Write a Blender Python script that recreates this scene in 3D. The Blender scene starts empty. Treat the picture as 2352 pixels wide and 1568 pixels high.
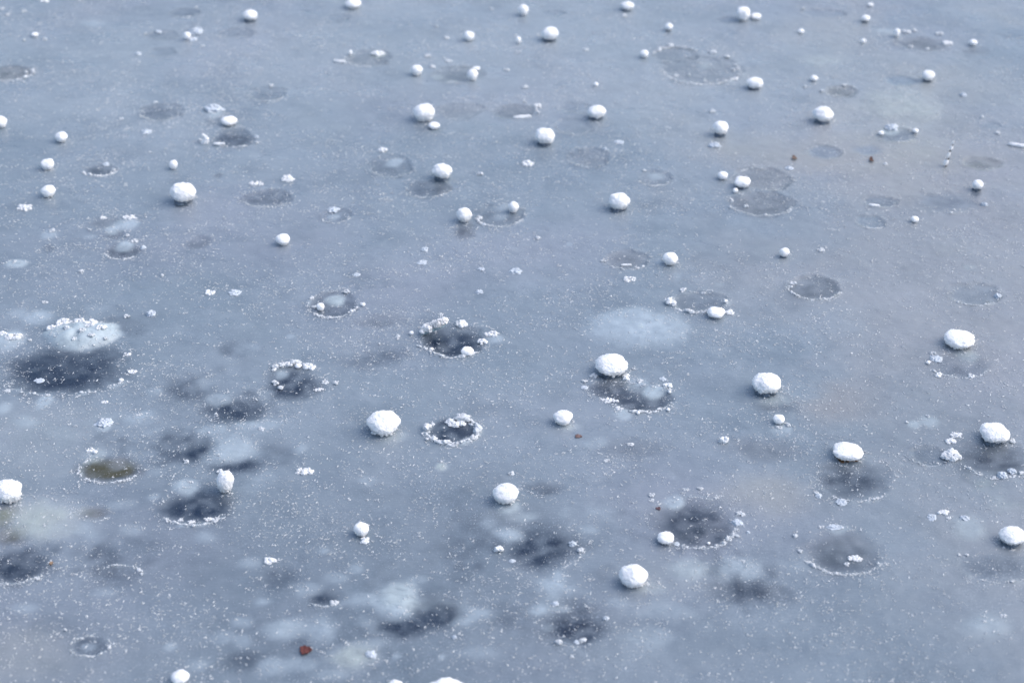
import bpy, bmesh, math, random
import numpy as np
from mathutils import Vector

S = bpy.context.scene
COL = S.collection
R = math.radians

# ---------------------------------------------------------------- camera
CAM_H, PITCH, LENS = 2.3, R(31.0), 67.0
cam_data = bpy.data.cameras.new('camera')
cam_data.lens = LENS
cam_data.sensor_width = 36.0
cam_data.clip_start = 0.05
cam_data.clip_end = 2000.0
cam_data.dof.use_dof = True
cam_data.dof.focus_distance = 4.25
cam_data.dof.aperture_fstop = 2.9
cam = bpy.data.objects.new('camera', cam_data)
COL.objects.link(cam)
cam.location = (0, 0, CAM_H)
cam.rotation_euler = (R(90) - PITCH, 0, 0)
S.camera = cam

# ---------------------------------------------------------------- sky, sun, exposure
SUN_EL, SUN_AZ = R(48), R(88)          # azimuth from +Y (away from the camera) towards +X
w = bpy.data.worlds.new('World')
S.world = w
w.use_nodes = True
nt = w.node_tree
bg = nt.nodes['Background']
sky = nt.nodes.new('ShaderNodeTexSky')
sky.sky_type = 'NISHITA'
sky.sun_disc = False
sky.sun_elevation = SUN_EL
sky.sun_rotation = SUN_AZ
sky.dust_density = 2.6
sky.air_density = 1.0
sky.ozone_density = 1.0
nt.links.new(sky.outputs[0], bg.inputs[0])
bg.inputs[1].default_value = 0.15
sun_d = bpy.data.lights.new('sun', 'SUN')
sun_d.energy = 1.0
sun_d.angle = R(80)
sun_d.color = (1.0, 0.97, 0.93)
sun = bpy.data.objects.new('sun', sun_d)
COL.objects.link(sun)
sdir = Vector((math.sin(SUN_AZ) * math.cos(SUN_EL), math.cos(SUN_AZ) * math.cos(SUN_EL), math.sin(SUN_EL)))
sun.rotation_euler = sdir.to_track_quat('Z', 'Y').to_euler()
S.view_settings.view_transform = 'Standard'
S.view_settings.look = 'None'
S.view_settings.gamma = 1.0
S.view_settings.exposure = 0.78

# ---------------------------------------------------------------- helpers: noise
rng = np.random.RandomState(7)
PERM = np.concatenate([rng.permutation(512)] * 3)
GR = rng.normal(size=(512, 3)); GR /= np.linalg.norm(GR, axis=1)[:, None]

def noise3(x, y, z):
    x = np.asarray(x, float); y = np.asarray(y, float); z = np.asarray(z, float)
    x, y, z = np.broadcast_arrays(x, y, z)
    xi = np.floor(x).astype(int); yi = np.floor(y).astype(int); zi = np.floor(z).astype(int)
    xf, yf, zf = x - xi, y - yi, z - zi
    f = lambda t: t * t * t * (t * (t * 6 - 15) + 10)
    u, v, ww = f(xf), f(yf), f(zf)
    out = 0.0
    for dx in (0, 1):
        for dy in (0, 1):
            for dz in (0, 1):
                h = PERM[PERM[PERM[(xi + dx) & 511] + ((yi + dy) & 511)] + ((zi + dz) & 511)]
                g = GR[h]
                d = g[..., 0] * (xf - dx) + g[..., 1] * (yf - dy) + g[..., 2] * (zf - dz)
                out = out + d * (u if dx else 1 - u) * (v if dy else 1 - v) * (ww if dz else 1 - ww)
    return out * 1.6

def sstep(a, b, t):
    t = np.clip((t - a) / (b - a), 0, 1)
    return t * t * (3 - 2 * t)

# ---------------------------------------------------------------- helpers: where a feature of the photo stands on the lake
PW, PH = 2352.0, 1568.0
FPX = LENS / 36.0 * PW
cp, sp = math.cos(PITCH), math.sin(PITCH)

def ray(px, py):
    x = (px - PW / 2) / FPX
    y = -(py - PH / 2) / FPX
    return Vector((x, cp + y * sp, -sp + y * cp))

def at(px, py, z=0.0):
    d = ray(px, py)
    t = (z - CAM_H) / d.z
    return Vector((d.x * t, d.y * t, z))

def mpp(px, py):                       # metres per photo pixel at that place, and the elevation angle
    p = at(px, py)
    d = math.sqrt(p.y * p.y + CAM_H ** 2)
    depth = p.y * cp + CAM_H * sp
    return depth / FPX, math.atan2(CAM_H, math.hypot(p.x, p.y))

# ---------------------------------------------------------------- helpers: objects
def tag(o, label=None, cat=None, group=None, kind=None):
    if label: o['label'] = label
    if cat: o['category'] = cat
    if group: o['group'] = group
    if kind: o['kind'] = kind
    return o

def mesh_obj(name, verts, faces, mat, parent=None, loc=None, smooth=True):
    me = bpy.data.meshes.new(name)
    v = np.asarray(verts, dtype=np.float32)
    f = np.asarray(faces, dtype=np.int32)
    k = f.shape[1]
    me.vertices.add(len(v)); me.vertices.foreach_set('co', v.ravel())
    me.loops.add(f.size); me.loops.foreach_set('vertex_index', f.ravel())
    me.polygons.add(len(f))
    me.polygons.foreach_set('loop_start', np.arange(0, f.size, k, dtype=np.int32))
    me.polygons.foreach_set('loop_total', np.full(len(f), k, dtype=np.int32))
    me.update(calc_edges=True)
    me.validate()
    if smooth: me.shade_smooth()
    me.materials.append(mat)
    o = bpy.data.objects.new(name, me)
    COL.objects.link(o)
    if parent is not None: o.parent = parent
    if loc is not None: o.location = loc
    return o

ICO = {}
def ico(n):
    if n not in ICO:
        bm = bmesh.new(); bmesh.ops.create_icosphere(bm, subdivisions=n, radius=1.0)
        bm.verts.index_update()
        ICO[n] = (np.array([v.co[:] for v in bm.verts]), np.array([[q.index for q in f.verts] for f in bm.faces]))
        bm.free()
    return ICO[n]

# ---------------------------------------------------------------- materials
def new_mat(name):
    m = bpy.data.materials.new(name); m.use_nodes = True
    return m, m.node_tree, m.node_tree.nodes['Principled BSDF']

def node(t, typ, **kw):
    n = t.nodes.new(typ)
    for k, v in kw.items(): setattr(n, k, v)
    return n

def snow_mat(name, col, sss=0.35, bump=0.5, scale=260.0, rough=0.85, col2=None):
    m, t, b = new_mat(name)
    geo = node(t, 'ShaderNodeNewGeometry')
    n1 = node(t, 'ShaderNodeTexNoise'); n1.inputs['Scale'].default_value = scale; n1.inputs['Detail'].default_value = 4
    n1.inputs['Roughness'].default_value = 0.65
    t.links.new(geo.outputs['Position'], n1.inputs['Vector'])
    bp = node(t, 'ShaderNodeBump'); bp.inputs['Strength'].default_value = bump; bp.inputs['Distance'].default_value = 0.003
    t.links.new(n1.outputs['Fac'], bp.inputs['Height'])
    t.links.new(bp.outputs['Normal'], b.inputs['Normal'])
    n2 = node(t, 'ShaderNodeTexNoise'); n2.inputs['Scale'].default_value = 45.0; n2.inputs['Detail'].default_value = 3
    t.links.new(geo.outputs['Position'], n2.inputs['Vector'])
    mx = node(t, 'ShaderNodeMix', data_type='RGBA')
    c2 = col2 or tuple(c * 0.9 for c in col)
    mx.inputs[6].default_value = (*c2, 1); mx.inputs[7].default_value = (*col, 1)
    rmp = node(t, 'ShaderNodeMapRange'); rmp.inputs[1].default_value = 0.35; rmp.inputs[2].default_value = 0.6
    t.links.new(n2.outputs['Fac'], rmp.inputs[0]); t.links.new(rmp.outputs[0], mx.inputs[0])
    t.links.new(mx.outputs[2], b.inputs['Base Color'])
    b.inputs['Roughness'].default_value = rough
    b.inputs['IOR'].default_value = 1.31
    if sss:
        b.inputs['Subsurface Weight'].default_value = sss
        b.inputs['Subsurface Radius'].default_value = (1.0, 1.0, 1.0)
        b.inputs['Subsurface Scale'].default_value = 0.012
    return m

M_SNOW = snow_mat('white_snow', (0.83, 0.83, 0.83), sss=0.7, bump=0.22, scale=300.0, col2=(0.79, 0.79, 0.795))
M_GRAIN = snow_mat('snow_grain', (0.77, 0.785, 0.80), sss=0, bump=0.3, scale=380.0)
M_FROST = snow_mat('frost', (0.62, 0.65, 0.68), sss=0, bump=0.4, scale=420.0)
M_PALE = snow_mat('water_soaked_snow', (0.56, 0.61, 0.665), sss=0, bump=0.2, scale=200.0, rough=0.5, col2=(0.48, 0.535, 0.60))
M_FOOT = snow_mat('wet_ice_foot', (0.16, 0.20, 0.25), sss=0, bump=0.8, scale=160.0, rough=0.35, col2=(0.09, 0.12, 0.16))
M_MUD = snow_mat('brown_dirt', (0.16, 0.085, 0.04), sss=0, bump=0.8, scale=160.0, col2=(0.08, 0.05, 0.03))
M_STEM = snow_mat('dry_stem', (0.07, 0.06, 0.04), sss=0, bump=0.4, scale=300.0)
M_CRYS = snow_mat('frost_crystal', (0.72, 0.745, 0.77), sss=0, bump=0.0, rough=0.5)

def ice_material():
    m, t, b = new_mat('frozen_lake_ice')
    L = t.links.new
    geo = node(t, 'ShaderNodeNewGeometry')
    att = node(t, 'ShaderNodeAttribute', attribute_name='patch')
    sep = node(t, 'ShaderNodeSeparateColor'); L(att.outputs['Color'], sep.inputs[0])
    def noise(scale, detail=4, rough=0.55, vec=None, dist=0.0):
        n = node(t, 'ShaderNodeTexNoise')
        n.inputs['Scale'].default_value = scale; n.inputs['Detail'].default_value = detail
        n.inputs['Roughness'].default_value = rough; n.inputs['Distortion'].default_value = dist
        L(vec if vec is not None else geo.outputs['Position'], n.inputs['Vector'])
        return n.outputs['Fac']
    def rng_(v, a, bb, c=0.0, d=1.0):
        r = node(t, 'ShaderNodeMapRange'); r.inputs[1].default_value = a; r.inputs[2].default_value = bb
        r.inputs[3].default_value = c; r.inputs[4].default_value = d
        L(v, r.inputs[0]); return r.outputs[0]
    def mix(f, a, c):
        x = node(t, 'ShaderNodeMix', data_type='RGBA')
        if isinstance(f, float): x.inputs[0].default_value = f
        else: L(f, x.inputs[0])
        for s_, v in ((6, a), (7, c)):
            if isinstance(v, tuple): x.inputs[s_].default_value = (*v, 1)
            else: L(v, x.inputs[s_])
        return x.outputs[2]
    def mth(op, a, c):
        x = node(t, 'ShaderNodeMath', operation=op)
        for i, v in enumerate((a, c)):
            if isinstance(v, (int, float)): x.inputs[i].default_value = v
            else: L(v, x.inputs[i])
        return x.outputs[0]
    # base ice: blue grey with slow mottling and fine grain
    col = mix(rng_(noise(1.1, 3), 0.35, 0.65), ICE_A, ICE_B)
    col = mix(mth('MULTIPLY', rng_(noise(0.9, 2, 0.5), 0.48, 0.70), 0.55), col, ICE_LILAC)
    col = mix(mth('MULTIPLY', rng_(noise(7.0, 5, 0.6), 0.48, 0.75), 0.5), col, ICE_DARK)
    col = mix(mth('MULTIPLY', rng_(noise(13.0, 5, 0.6, dist=0.4), 0.54, 0.76), 0.28), col, ICE_CLOUD)
    # tint (olive / brown water plants under the ice, pale yellow cloud)
    col = mix(mth('MULTIPLY', mth('MULTIPLY', sep.outputs[2], mth('SUBTRACT', 1.0, sep.outputs[0])), 0.55), col, ICE_TAN)
    dark_c = mix(mth('POWER', sep.outputs[2], 2.2), HOLE_BLUE, HOLE_BROWN)
    cloud_c = mix(sep.outputs[2], CLOUD_BLUE, CLOUD_YEL)
    brk = mth('ADD', mth('MULTIPLY', noise(30.0, 5, 0.65), 0.6), 0.70)
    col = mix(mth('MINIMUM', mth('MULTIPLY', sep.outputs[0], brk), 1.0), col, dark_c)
    brk2 = mth('ADD', mth('MULTIPLY', rng_(noise(20.0, 6, 0.7), 0.35, 0.65), 0.42), mth('ADD', mth('MULTIPLY', rng_(noise(75.0, 3, 0.6), 0.35, 0.7), 0.22), 0.62))
    col = mix(mth('MINIMUM', mth('MULTIPLY', sep.outputs[1], brk2), 1.0), col, cloud_c)
    mp2 = node(t, 'ShaderNodeMapping'); mp2.inputs['Scale'].default_value = (0.45, 1.0, 1.0); mp2.inputs['Rotation'].default_value = (0, 0, R(9))
    L(geo.outputs['Position'], mp2.inputs['Vector'])
    rid = mth('ABSOLUTE', mth('SUBTRACT', noise(5.5, 4, 0.62, mp2.outputs[0], 0.6), 0.5), 0.0)
    seam = mth('MULTIPLY', rng_(rid, 0.0, 0.009, 1.0, 0.0), rng_(noise(2.3, 3), 0.50, 0.66))
    col = mix(mth('MULTIPLY', seam, 0.38), col, ICE_DARK)
    # fine frost dusting: specks in the surface, clustered
    sc = node(t, 'ShaderNodeMapping'); sc.inputs['Scale'].default_value = (1.0, 1.0, 1.0)
    L(geo.outputs['Position'], sc.inputs['Vector'])
    cl = rng_(noise(5.0, 3), 0.38, 0.68, 0.25, 1.0)
    fine = rng_(noise(330.0, 2, 0.6), 0.60, 0.74)
    fine2 = rng_(noise(140.0, 3, 0.6), 0.62, 0.78)
    sp_ = mth('MULTIPLY', mth('MAXIMUM', fine, mth('MULTIPLY', fine2, 0.6)), cl)
    col = mix(mth('MULTIPLY', sp_, 0.55), col, (0.62, 0.68, 0.76))
    L(col, b.inputs['Base Color'])
    L(rng_(noise(9.0, 4), 0.3, 0.7, 0.22, 0.42), b.inputs['Roughness'])
    b.inputs['IOR'].default_value = 1.52
    # bump: fine horizontal grain, pits
    mp = node(t, 'ShaderNodeMapping'); mp.inputs['Scale'].default_value = (0.35, 1.0, 1.0)
    mp.inputs['Rotation'].default_value = (0, 0, R(-12))
    L(geo.outputs['Position'], mp.inputs['Vector'])
    h = mth('ADD', mth('MULTIPLY', noise(150.0, 5, 0.65, mp.outputs[0]), 0.8), mth('MULTIPLY', noise(36.0, 3, 0.5), 0.9))
    bp = node(t, 'ShaderNodeBump'); bp.inputs['Strength'].default_value = 0.20; bp.inputs['Distance'].default_value = 0.004
    L(h, bp.inputs['Height']); L(bp.outputs['Normal'], b.inputs['Normal'])
    return m

ICE_A = (0.168, 0.212, 0.252)
ICE_B = (0.212, 0.254, 0.296)
ICE_LILAC = (0.244, 0.252, 0.306)
ICE_DARK = (0.094, 0.130, 0.166)
ICE_CLOUD = (0.31, 0.35, 0.39)
HOLE_BLUE = (0.005, 0.014, 0.034)
HOLE_BROWN = (0.060, 0.052, 0.016)
CLOUD_BLUE = (0.42, 0.50, 0.56)
CLOUD_YEL = (0.39, 0.44, 0.34)
ICE_TAN = (0.310, 0.285, 0.275)
M_ICE = ice_material()

# ---------------------------------------------------------------- tables read off the photograph (2352 x 1568 frame)
# dark refrozen holes: cx, cy, w, h, dark, brown, softness, line, rim, label-or-None
#   rim: list of arcs (from deg, to deg, clump size in px, density 0..1); 0 right, 90 far, 180 left, 270 near
NEAR = [(200, 340, 4.5, 0.55)]
HOLES = [
 (150,852,306,108,1.0,.0,.30,0,[(215,262,9,.35),(285,335,9,.4)],'huge dark blue opening in the ice at the left edge'),
 (1037,991,112,56,.80,.0,.16,0,[(20,80,24,1.0),(-35,22,15,1),(145,182,20,1),(185,232,20,1),(234,325,16,1)],'dark round hole with a complete white frost ring'),
 (255,1077,138,60,.80,.95,.30,0,[(170,215,10,.7),(220,330,6,.7),(125,160,8,.5)],'olive brown oval hole at the lower left'),
 (668,880,130,84,.72,.05,.35,0,[(60,135,13,1.0)],'dark hole capped by a row of white clumps'),
 (1402,893,108,48,.55,.2,.3,0,[(215,262,6,.5)],None),
 (1472,915,140,62,.68,.2,.25,1,[(250,340,7,.7),(20,60,8,.4)],'dark forked hole holding a pale dome'),
 (1040,783,132,72,.78,.1,.28,1,[(205,275,7,.8),(275,320,11,1.0)],'dark hole below the tilted snowy slab'),
 (765,698,108,58,.50,.1,.22,1,[(60,120,6,.4),(150,215,8,.6),(225,345,6,.8)],'grey hole holding a pale dome of ice'),
 (1605,694,124,46,.28,.2,.25,1,[(70,130,6,.4),(150,190,8,.5),(195,300,10,1.0),(-25,20,8,.4)],'grey hole with a crescent rim of snow'),
 (1613,162,165,62,.26,.3,.2,1,[(180,350,6,.8),(-10,30,6,.5)],'wide grey disc edged with frost beads'),
 (1552,126,100,34,.26,.3,.2,1,[(20,170,6,.8)],None),
 (1598,1200,176,112,.84,.25,.35,0,[(245,345,6,.7),(60,130,6,.3)],'dark brownish hole with snow crumbs at its right'),
 (1245,1258,176,102,.88,.1,.4,0,[(300,345,6,.4)],'dark hole below a sagging snow lump'),
 (1318,1442,142,84,.95,.1,.4,0,[(230,300,6,.4)],'darkest round hole near the bottom centre'),
 (1318,1398,118,46,.42,.1,.5,0,[],None),
 (1936,1270,178,94,.52,.35,.4,0,[(205,330,6,.8)],'grey hole holding a ragged frosty shard'),
 (1960,1103,162,92,.60,.3,.35,0,[(225,320,6,.6),(190,215,6,.3)],'soft dark hole below the lump with a brown foot'),
 (2285,1055,156,80,.62,.35,.35,0,[(205,320,7,.6)],'brown grey hole under the lump at the right edge'),
 (2133,1046,92,44,.32,.1,.35,1,[(210,300,4,.5)],None),
 (2200,838,132,56,.35,.35,.35,0,[(200,330,6,.6)],None),
 (448,1162,150,86,.82,.05,.35,0,[(215,330,8,.8),(150,180,7,.4)],'deep blue hole below the tall narrow lump'),
 (535,945,136,66,.78,.15,.4,0,[(30,70,6,.3)],None),
 (430,890,134,74,.52,.05,.5,0,[],None),
 (455,1030,74,62,.72,.1,.4,0,[],None),
 (545,1072,150,40,.7,.05,.5,0,[],None),
 (35,1300,152,80,.80,.15,.4,0,[(215,330,7,.7)],'dark hole cut by the left edge near the bottom'),
 (8,1190,62,58,.62,.85,.5,0,[],None),
 (15,1235,80,50,.50,.9,.6,0,[],None),
 (217,1178,76,36,.42,.8,.5,0,[(240,330,5,.4)],None),
 (207,1484,88,44,.42,.0,.2,0,[(70,170,6,.6),(200,330,6,.6),(-20,50,6,.5)],'small dark ring with a pale middle at the lower left'),
 (265,1328,124,56,.30,.0,.5,0,[(20,120,7,.6)],None),
 (748,1372,78,38,.66,.05,.4,0,[(225,300,5,.5)],'small dark hole with one snow crumb at its edge'),
 (1002,1404,130,96,.95,.15,.40,0,[],'big dark blurred hole beside the cloudy white mound'),
 (910,1440,160,58,.85,.05,.5,0,[],None),
 (635,1330,92,50,.36,.0,.5,0,[],None),
 (560,1515,112,50,.44,.0,.5,0,[],None),
 (1717,1362,180,58,.58,.2,.55,0,[],None),
 (2290,1300,170,70,.38,.15,.5,0,[(210,320,5,.4)],None),
 (882,820,112,62,.38,.05,.45,0,[],None),
 (869,736,112,36,.26,.2,.45,0,[],None),
 (640,1040,110,62,.34,.0,.55,0,[],None),
 (1250,1122,92,28,.62,.1,.5,0,[],None),
 (1450,1030,146,50,.26,.15,.55,0,[(230,310,4,.3)],None),
 (1758,1030,150,60,.30,.3,.55,0,[],None),
 (1790,930,84,50,.36,.2,.55,0,[],None),
 (538,803,80,36,.48,.0,.45,0,[],None),
 (613,456,98,42,.48,.1,.25,1,NEAR,'dark oval hole under a fluffy frost strip'),
 (281,577,78,34,.62,.35,.25,0,[(200,320,5,.7)],'brown grey hole topped by a pale dome'),
 (459,556,56,28,.32,.1,.35,0,[],None),
 (240,512,72,32,.26,.2,.45,0,[],None),
 (262,540,44,22,.34,.3,.4,0,[],None),
 (110,572,38,22,.26,.0,.45,0,[],None),
 (500,403,20,12,.28,.2,.4,0,[],None),
 (1870,660,118,54,.36,.45,.2,1,[(150,200,6,.4),(205,335,5,.8)],'grey oval hole with frost on its left side'),
 (2235,674,112,54,.16,.3,.3,1,NEAR,None),
 (1750,412,134,50,.22,.6,.25,1,[(80,150,5,.4)],None),
 (1747,469,142,52,.30,.5,.2,1,[(195,340,5,.8)],'brownish disc with a beaded lower edge'),
 (1440,597,92,44,.26,.4,.35,1,[(215,320,5,.6)],None),
 (1147,495,106,50,.28,.05,.3,1,[(195,340,5,.8)],None),
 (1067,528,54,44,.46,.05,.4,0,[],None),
 (985,433,96,38,.36,.15,.25,1,[(230,330,4,.6)],'oval hole just under a round lump'),
 (770,495,66,34,.18,.0,.3,1,NEAR,None),
 (900,382,106,48,.26,.1,.35,1,[(200,340,4,.5)],None),
 (1352,363,96,40,.17,.3,.35,1,[(210,330,4,.5)],None),
 (1504,409,74,34,.18,.2,.25,1,NEAR,None),
 (372,257,94,40,.38,.2,.22,1,[(200,340,4,.7)],'oval grey hole at the upper left'),
 (535,318,94,40,.60,.1,.25,1,[(200,330,5,.5)],'dark hole right of the upright curved shard'),
 (495,278,64,16,.24,.1,.4,0,[],None),
 (20,169,104,34,.45,.7,.25,1,[(-60,25,6,.9),(230,300,5,.5)],'brown hole cut by the left edge'),
 (425,29,66,22,.32,.1,.3,1,[(240,300,4,.5)],None),
 (370,81,78,22,.26,.2,.3,1,[],None),
 (370,121,62,22,.16,.1,.3,1,[],None),
 (545,76,74,24,.26,.1,.35,1,[],None),
 (230,391,74,26,.48,.2,.25,0,[(195,345,6,1.0)],'small dark hole with a white crescent lip'),
 (845,134,112,34,.34,.35,.28,1,[(190,280,5,.6)],'grey brown hole with a yellowish clump'),
 (1048,171,116,38,.32,.35,.28,1,[(20,90,5,.4),(250,320,5,.5)],'grey hole between two round snow balls'),
 (612,217,84,34,.24,.15,.3,1,[(200,340,4,.6)],None),
 (779,42,52,16,.14,.0,.3,1,[],None),
 (1055,254,104,34,.16,.3,.25,1,[],None),
 (1180,256,100,34,.36,.35,.22,1,[(0,60,6,.5)],'oval hole with a long shard on its near edge'),
 (1318,247,66,26,.12,.1,.25,1,[],None),
 (1313,292,84,34,.13,.1,.25,1,[(200,340,3,.5)],None),
 (1269,31,52,14,.10,.0,.2,1,[],None),
 (1676,47,58,16,.18,.0,.25,1,[],None),
 (1890,31,96,18,.12,.1,.2,1,[],None),
 (2120,103,112,30,.42,.5,.35,0,[],'dark streaky hole near the upper right'),
 (2240,119,74,22,.20,.3,.45,0,[],None),
 (1936,210,66,28,.36,.8,.25,1,[(20,90,4,.5)],'brown patch near the upper right'),
 (2068,185,66,24,.13,.0,.2,1,[],None),
 (2055,309,96,34,.38,.35,.3,1,[(210,330,4,.6)],'grey hole with a pale icy knob behind it'),
 (2280,290,56,16,.16,.1,.4,0,[],None),
 (2256,375,84,30,.34,.85,.3,1,[(270,340,3,.4)],'olive patch right of the snowy stalk'),
 (1895,349,78,30,.17,.1,.35,1,[],None),
 (1990,345,70,22,.13,.2,.4,0,[],None),
 (2320,84,52,20,.13,.0,.4,0,[],None),
 (2022,463,74,28,.28,.3,.3,1,[(230,320,4,.5)],None),
 (2000,510,66,30,.10,.1,.2,1,[(200,340,3,.6)],None),
 (2170,466,150,46,.22,.3,.45,0,[(240,300,4,.4)],None),
 (2240,447,24,18,.36,.0,.4,0,[],None),
]
# cloudy pale patches frozen in the ice: cx, cy, w, h, strength, yellow, softness, label
CLOUDS = [
 (1462,754,222,88,.62,.0,.32,'wide pale oval cloud in the ice at centre right'),
 (188,772,176,66,1.0,.15,.16,'big pale slab of soaked ice beyond the huge dark opening'),
 (20,786,66,46,.80,.1,.4,'pale soaked patch cut by the left edge'),
 (88,729,78,32,.62,.0,.5,'soft pale mound beyond the big soaked slab'),
 (35,722,44,24,.35,.0,.5,None),
 (920,1368,118,76,.80,.3,.45,'cloudy white mound near the bottom'),
 (828,1376,66,34,.45,.0,.5,None),
 (905,1410,70,36,.45,.0,.5,None),
 (660,1438,100,54,.58,.1,.5,'pale cloud up and left of the red leaf'),
 (742,1440,80,54,.48,.0,.5,None),
 (820,1510,112,62,.60,.8,.5,'yellowish pale cloud near the bottom edge'),
 (622,1526,72,40,.45,.0,.5,None),
 (692,1522,74,32,.38,.0,.5,None),
 (858,1478,60,26,.28,.0,.5,None),
 (815,1307,32,24,.34,.0,.5,None),
 (744,1264,22,18,.42,.0,.5,None),
 (910,1508,18,13,.5,.0,.5,None),
 (1015,1510,16,12,.45,.0,.5,None),
 (510,1462,64,32,.32,.0,.5,None),
 (560,1472,44,34,.34,.0,.5,None),
 (390,1483,28,20,.45,.0,.5,None),
 (207,1484,46,18,.42,.0,.5,None),
 (575,1296,56,28,.38,.0,.5,None),
 (533,1034,118,64,.62,.1,.45,'large pale cloud between the dark holes at the left'),
 (425,1121,66,36,.72,.1,.35,'pale dome up and left of the tall narrow lump'),
 (349,1143,30,22,.40,.0,.5,None),
 (280,1160,60,24,.25,.2,.5,None),
 (905,1003,70,24,.36,.5,.5,None),(1785,918,64,24,.42,.3,.5,None),
 (110,1192,200,90,.60,.95,.55,'greenish yellow cloud near the left edge'),
 (508,918,52,26,.45,.0,.45,None),
 (485,988,62,24,.48,.0,.4,None),
 (560,800,56,22,.30,.0,.5,None),
 (108,919,44,30,.70,.0,.35,'pale dome on the near side of the huge opening'),
 (10,935,34,32,.55,.1,.5,None),
 (215,1044,50,30,.50,.2,.5,None),
 (647,860,32,20,.55,.1,.45,None),
 (692,1028,30,24,.35,.0,.5,None),
 (768,688,50,26,.85,.25,.25,None),
 (1502,899,54,30,.92,.1,.22,None),
 (1425,950,42,34,.62,.15,.35,'soaked pale clump under the frost shard'),
 (1463,882,56,26,.50,.0,.5,None),
 (1364,1020,54,26,.30,.1,.5,None),
 (1305,982,46,16,.38,.7,.5,None),
 (1548,1152,50,38,.68,.0,.35,'pale soaked mound beyond the brownish hole'),
 (1578,1304,80,54,.50,.3,.5,'pale cloud right of the round lump at lower centre'),
 (1700,1305,106,50,.58,.1,.45,'wide pale cloud below the brownish hole'),
 (1520,1402,130,42,.30,.2,.6,None),
 (1482,1350,70,24,.32,.6,.5,None),
 (1290,1398,40,18,.42,.0,.5,None),
 (1258,1440,34,20,.32,.0,.5,None),
 (1172,1228,62,32,.58,.0,.45,None),
 (1165,1162,56,28,.55,.1,.4,None),
 (1017,1069,28,24,.60,.8,.35,'round yellowish spot below the frost ringed hole'),
 (1474,754,16,11,.5,.4,.4,None),
 (1797,988,46,24,.50,.0,.45,None),
 (2225,1210,80,54,.42,.0,.5,'pale smear left of the lump at the lower right edge'),
 (2275,1440,92,60,.38,.0,.55,'pale cloud in the lower right corner'),
 (2217,816,54,24,.40,.0,.45,None),
 (2132,968,38,24,.45,.0,.45,None),
 (2099,976,32,18,.50,.0,.35,None),
 (1930,1216,46,18,.45,.0,.4,None),
 (240,976,36,24,.6,.0,.35,None),
 (110,539,40,22,.48,.0,.4,None),
 (41,606,50,20,.80,.15,.3,'flat pale lens at the left edge'),
 (290,515,54,26,.68,.0,.35,'pale mound under a frost strip at the left'),
 (285,565,42,24,.72,.0,.3,None),
 (255,530,30,18,.55,.0,.4,None),
 (538,674,30,16,.62,.1,.4,None),
 (206,544,28,9,.35,.1,.5,None),
 (766,497,32,13,.55,.1,.35,None),
 (1150,476,42,18,.42,.0,.5,None),(1148,497,34,16,.36,.0,.5,None),
 (907,372,38,20,.62,.0,.35,None),
 (1504,404,40,16,.42,.1,.35,None),
 (1520,601,34,14,.45,.0,.4,None),
 (1137,778,50,20,.50,.0,.4,None),
 (665,772,28,12,.35,.0,.4,None),
 (1307,561,16,12,.35,.0,.4,None),
 (1558,632,18,10,.28,.0,.4,None),
 (2228,614,32,12,.30,.0,.5,None),
 (2080,246,170,72,.30,.8,.6,'faint yellowish cloud at the upper right'),
 (1895,144,74,30,.32,.8,.6,None),
 (2040,73,60,14,.40,.1,.5,None),
 (2048,298,36,20,.72,.2,.3,None),
 (490,258,40,24,.60,.1,.4,None),
 (215,55,70,14,.30,.0,.5,None),
 (700,1355,60,30,.38,.0,.5,None),(850,1100,50,22,.25,.0,.5,None),(470,1230,50,28,.32,.0,.5,None),(310,1215,60,24,.28,.2,.5,None),(60,965,50,28,.35,.0,.5,None),
 (352,900,40,20,.32,.0,.5,None),(470,880,50,24,.30,.0,.5,None),(1200,1185,60,22,.38,.2,.5,None),(1350,1215,50,24,.28,.0,.5,None),(1236,1395,40,26,.40,.0,.5,None),
 (1425,1385,60,26,.32,.0,.5,None),(1500,1460,90,40,.26,.1,.5,None),(1100,1500,90,32,.26,.0,.5,None),(450,1525,50,28,.36,.0,.5,None),(600,1380,40,20,.36,.0,.5,None),
 (560,1425,50,26,.34,.0,.5,None),(770,1330,50,22,.32,.0,.5,None),(965,1330,50,20,.32,.0,.5,None),(320,960,60,26,.30,.0,.5,None),(250,1360,70,26,.26,.0,.5,None),
 (60,1395,60,26,.28,.0,.5,None),(755,1550,90,28,.30,.2,.5,None),(1120,1200,40,20,.34,.0,.5,None),(610,905,40,18,.32,.0,.5,None),(560,980,60,22,.32,.0,.5,None),
 (1650,655,20,10,.2,.0,.5,None),
 (1560,640,20,8,.2,.0,.5,None),
 (1620,148,34,16,.35,.4,.5,None),
 (1035,186,30,10,.35,.5,.5,None),(1005,176,30,12,.35,.4,.5,None),
 (868,125,30,14,.55,.9,.4,None),
]
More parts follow.
